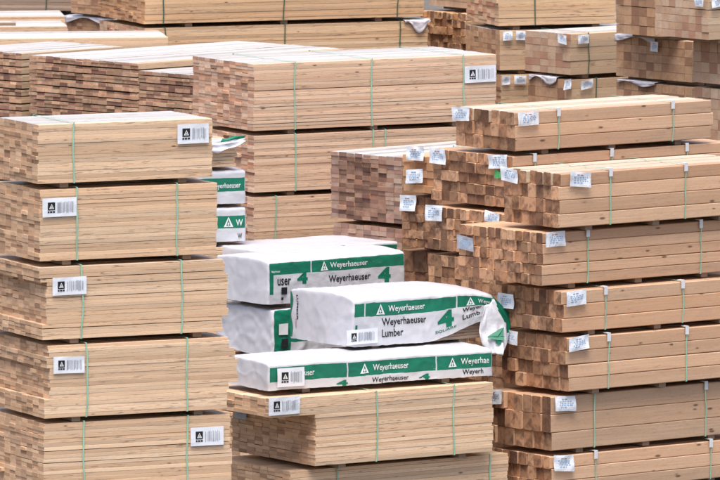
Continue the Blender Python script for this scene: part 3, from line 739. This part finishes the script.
# ---- left rear end-grain stacks
GV = 'end-on bundles at the left rear'
bundle('V0', 'end-on stack of short board ends at the far left edge, beside a dark slot', 22, 52, 118, 92.6, 44, W=1.2, L=1.6, style='pink', group=GV, bh=.042, bw=.11, course=2, pale=True)
bundle('V1', 'broad end-on bundle of pinkish board ends in courses, above the left front stack', 138, 62, 130, 91, 44, xl=30, L=3.3, style='pink', group=GV, bh=.043, bw=.13, course=2, jit=.012, pale=True)
bundle('V2', 'smaller end-on bundle wedged between the broad end-on one and the centre rear stack', 197, 75, 140, 90.3, 44, xl=139, L=1.0, style='pink', group=GV, bh=.043, bw=.12, course=2, pale=True)
for q, nm in (('V0', 'far left end-on stack'), ('V1', 'broad end-on bundle'), ('V2', 'smaller end-on bundle')): fill(q, 'hidden bundle beneath the ' + nm)
GW = 'flat topped bundles behind the end-on ones'
bundle('W1', 'first white-topped bundle behind the end-on ones, long pale edge line', -50, 39, 100, 95.5, 7, W=1.25, xr=168, style='stud', group=GW, pale=True)
bundle('W2', 'second white-topped bundle behind the end-on ones, by the plastic-topped bundle', -50, 27, 90, 98.2, 7, W=1.1, xr=68, style='stud', group=GW, pale=True)
bundle('W3', 'farthest white-topped bundle at the upper left, beneath the dim strapped bundles', -50, 17, 80, 100.6, 7, W=1.1, xr=66, style='stud', group=GW, pale=True)
for q, nm in (('W1', 'first'), ('W2', 'second'), ('W3', 'farthest')): fill(q, 'hidden bundle beneath the ' + nm + ' white-topped bundle')
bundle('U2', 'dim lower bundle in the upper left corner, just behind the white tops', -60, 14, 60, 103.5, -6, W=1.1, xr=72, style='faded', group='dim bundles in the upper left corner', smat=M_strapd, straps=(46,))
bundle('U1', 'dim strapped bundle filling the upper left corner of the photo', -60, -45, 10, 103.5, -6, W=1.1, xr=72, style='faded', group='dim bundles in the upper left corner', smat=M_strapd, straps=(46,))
stack_up(['U2', 'U1']); fill('U2', 'hidden bundle beneath the dim upper left bundles')
def stick():
    k = COLS['W2']; p = at(0, 26.5, 98.6); o_l = .5
    B = Boards(); B.board(-.35, .30, -.04, .04, 0, .032, .004, random.Random(1))
    o = link_mesh('wooden_stick', B.v, B.f, [M_runner, STYLES['faded'][1]], None, B.mi, B.uv, B.t)
    o.location = (p.x - .1, 98.5, k['z'] + k['h'] + .002); o.rotation_euler = (0, 0, .05)
    o['label'] = 'short dark wooden stick lying on the white tops at the left edge'; o['category'] = 'wooden stick'
stick()

# ---- upper background, left to right
def plastic(key, x0, x1, drop, name='plastic_sheet', seed=0, end=True, over=.5):
    """a strip of torn clear-white sheeting draped over the top edge of a bundle's end or face"""
    k = COLS[key]; L, W, h = k['L'], k['W'], k['h']; N = 26; v = []; f = []
    for j in range(9):
        t = j / 8
        for i in range(N + 1):
            s = i / N; n = noise.noise_vector(Vector((s * 5 + seed, t * 3, seed)))
            fall = drop * (.55 + .45 * math.sin(2.2 * s * math.pi + seed)) ;
            if t < .35: d, z = -.012 + (.35 - t) * over, h + .012 + abs(n.z) * .012
            else: d, z = -.022 - abs(n.x) * .03, h + .01 - (t - .35) / .65 * fall
            u = x0 + (x1 - x0) * s
            v.append((d - L / 2, W / 2 - u, z) if end else (u - L / 2, d - W / 2, z))
    for j in range(8):
        for i in range(N): a = j * (N + 1) + i; f.append((a, a + 1, a + N + 2, a + N + 1))
    o = link_mesh(name, v, f, M_plastic, k['root'], smooth=True); md = o.modifiers.new('solid', 'SOLIDIFY'); md.thickness = .003
GT = 'bundles along the top of the photo'
FT = dict(style='far', smat=M_strapd, group=GT)
FB = dict(style='flush', smat=M_strapd, group=GT, tight=True)
FP = dict(style='flushpale', smat=M_strapd, group=GT, tight=True)
bundle('T2', 'long bundle behind the centre rear stack, its face showing above the white top', 146, 29, 92, 97, 22, xl=100, xr=428, **{**FT, 'style': 'beige'}, straps=(165, 285, 400))
bundle('T1', 'long bundle cut by the top edge of the photo, orange end, dark straps', 145, -42, 24, 97, 22, xl=98, xr=424, **{**FT}, straps=(163, 283, 397))
stack_up(['T2', 'T1']); fill('T2', 'hidden bundle beneath the long top centre bundles')
def t2_flap():
    k = COLS['T2']; u0, u1 = lat(404, k['corner'], k['th']), lat(430, k['corner'], k['th']); plastic('T2', u0, u1, .16, 'plastic_flap', 4, end=False, over=.9)
t2_flap()
bundle('S2', 'low brown bundle end with whitish plastic over its top and a small tag', 118, 20, 80, 98.9, 40, xl=67, L=1.2, **FB, bw=.10)
bundle('S1', 'small brown bundle end near the upper left with a white strip across it', 112, -35, 16, 98.9, 40, xl=71, L=1.2, **FB)
plastic('S2', .0, COLS['S2']['W'], .10, seed=2); plastic('S1', .0, COLS['S1']['W'] * .6, .07, seed=6)
stack_up(['S2', 'S1']); fill('S2', 'hidden bundle beneath the plastic-topped brown bundle')
bundle('Q1', 'mixed bundle end of dark knotty timber cuts, behind the right end of the white top', 466, 12, 58, 99.6, 38, xl=421, L=1.6, **{**FT, 'style': 'knotty'}, bw=.09, bh=.10, jit=.03)
bundle('Q0', 'pale bundle end resting on the dark knotty timber cuts at the top edge', 475, -40, 9, 99.6, 38, xl=429, L=1.5, **FP, bw=0.16, bh=0.08)
stack_up(['Q1', 'Q0']); fill('Q1', 'hidden bundle beneath the knotty timber cuts')
bundle('X3', 'third bundle down beneath the long top right bundle, two tags on it', 501, 76, 135, 97, 21, xl=466, L=1.9, **FB, tags=[('paper', 'long', 501, 509, 1, 9), ('paper', 'long', 513, 525, 1, 9)])
bundle('X2', 'short dark-faced bundle with two small tags, under the long top right bundle', 500, 31, 71, 97, 21, xl=466, L=1.9, **FB, tags=[('paper', 'long', 502, 511, 1, 9), ('paper', 'long', 515, 526, 1, 9)], bh=.06, pale=True)
bundle('X1', 'long bundle at the top edge right of centre with one dark strap', 499, -42, 26, 97, 19, xl=467, xr=616, **{**FT, 'style': 'beige'}, straps=(535,), bh=.045)
stack_up(['X3', 'X2', 'X1']); fill('X3', 'hidden bundle beneath the two-tagged top right bundles')
bundle('Y2', 'lower bundle with two small tags showing above the highest timber bundle', 572, 80, 130, 95.6, 36, xl=528, L=1.6, **FB, straps=(596,), tags=[('paper', 'end', 567, 574, 0, 10), ('paper', 'long', 579, 591, 1, 9)], bw=0.15, bh=0.12)
bundle('Y1', 'knotty smooth-ended bundle with two small tags and white top, strap at right', 571, 34, 75, 95.6, 36, xl=525, L=1.6, **FP, straps=(588,), tags=[('paper', 'end', 561, 570, 1, 9), ('paper', 'long', 576, 587, 1, 9)], bw=0.15, bh=0.08, pale=True)
plastic('Y2', .05, .6, .10, seed=9)
stack_up(['Y2', 'Y1']); fill('Y2', 'hidden bundle beneath the knotty smooth-ended bundle')
bundle('Z2', 'brown bundle end with a plastic strip, low behind the highest timber bundle', 692, 87, 140, 93.8, 38, xl=616, L=1.2, **FB, bw=0.14, bh=0.1)
bundle('Z1', 'wide brown bundle end with a pale plastic strip and one small tag, upper right', 692, 42, 83, 93.8, 38, xl=616, L=1.2, **FB, bw=0.14, bh=0.09, tags=[('paper', 'end', 653, 661, 3, 10)])
plastic('Z1', .0, .75, .07, seed=1); plastic('Z2', .05, .75, .06, seed=3)
bundle('Z4', 'orange-brown bundle end at the top edge, left of the red-marked one', 662, -30, 37, 93.8, 38, xl=616, L=1.6, **FB, bw=0.14, bh=0.12)
stack_up(['Z2', 'Z1', 'Z4']); fill('Z2', 'hidden bundle beneath the wide brown bundle end')
bundle('Z6', 'bundle low at the right edge behind the highest timber bundle', 742, 93, 145, 92, 36, xl=694, L=1.2, **FP, bw=0.14, bh=0.12)
bundle('Z3', 'knotty bundle end at the right edge, below the red-marked one', 742, 46, 88, 92, 36, xl=693, L=1.2, **FP, bw=0.15, bh=0.12)
bundle('Z5', 'pale bundle end with red marks in the top right corner, two small tags', 709, -28, 40, 92, 36, xl=655, L=1.4, **FP, bw=0.13, bh=0.09, tags=[('paper', 'end', 698, 707, 26, 9), ('paper', 'long', 710, 724, 26, 9)])
stack_up(['Z6', 'Z3', 'Z5']); fill('Z6', 'hidden bundle beneath the right edge bundles')

# ================================================================== light
wd = bpy.data.worlds.new('World'); S.world = wd; wd.use_nodes = True
nt = wd.node_tree; bg = nt.nodes['Background']; sky = nt.nodes.new('ShaderNodeTexSky'); sky.sky_type = 'NISHITA'; sky.sun_disc = False
SUN = Vector((-.06, -.37, .92)).normalized()
sky.sun_elevation = math.asin(SUN.z); sky.sun_rotation = math.atan2(SUN.x, SUN.y)
sky.air_density = 1.0; sky.dust_density = 4.0; sky.ozone_density = 1.0
nt.links.new(sky.outputs[0], bg.inputs[0]); bg.inputs[1].default_value = .075
sl = bpy.data.lights.new('sun', 'SUN'); sl.energy = 1.5; sl.angle = math.radians(38); sl.color = (1, .96, .925)
so_ = bpy.data.objects.new('sun', sl); COL.objects.link(so_); so_.rotation_euler = (-SUN).to_track_quat('-Z', 'Y').to_euler(); so_.location = (20, 40, 60)
S.view_settings.view_transform = 'Standard'; S.view_settings.look = 'None'; S.view_settings.gamma = 1; S.view_settings.use_curve_mapping = False
S.view_settings.exposure = 1.44
S.render.engine = 'CYCLES'
try: S.cycles.use_denoising = True
except Exception: pass
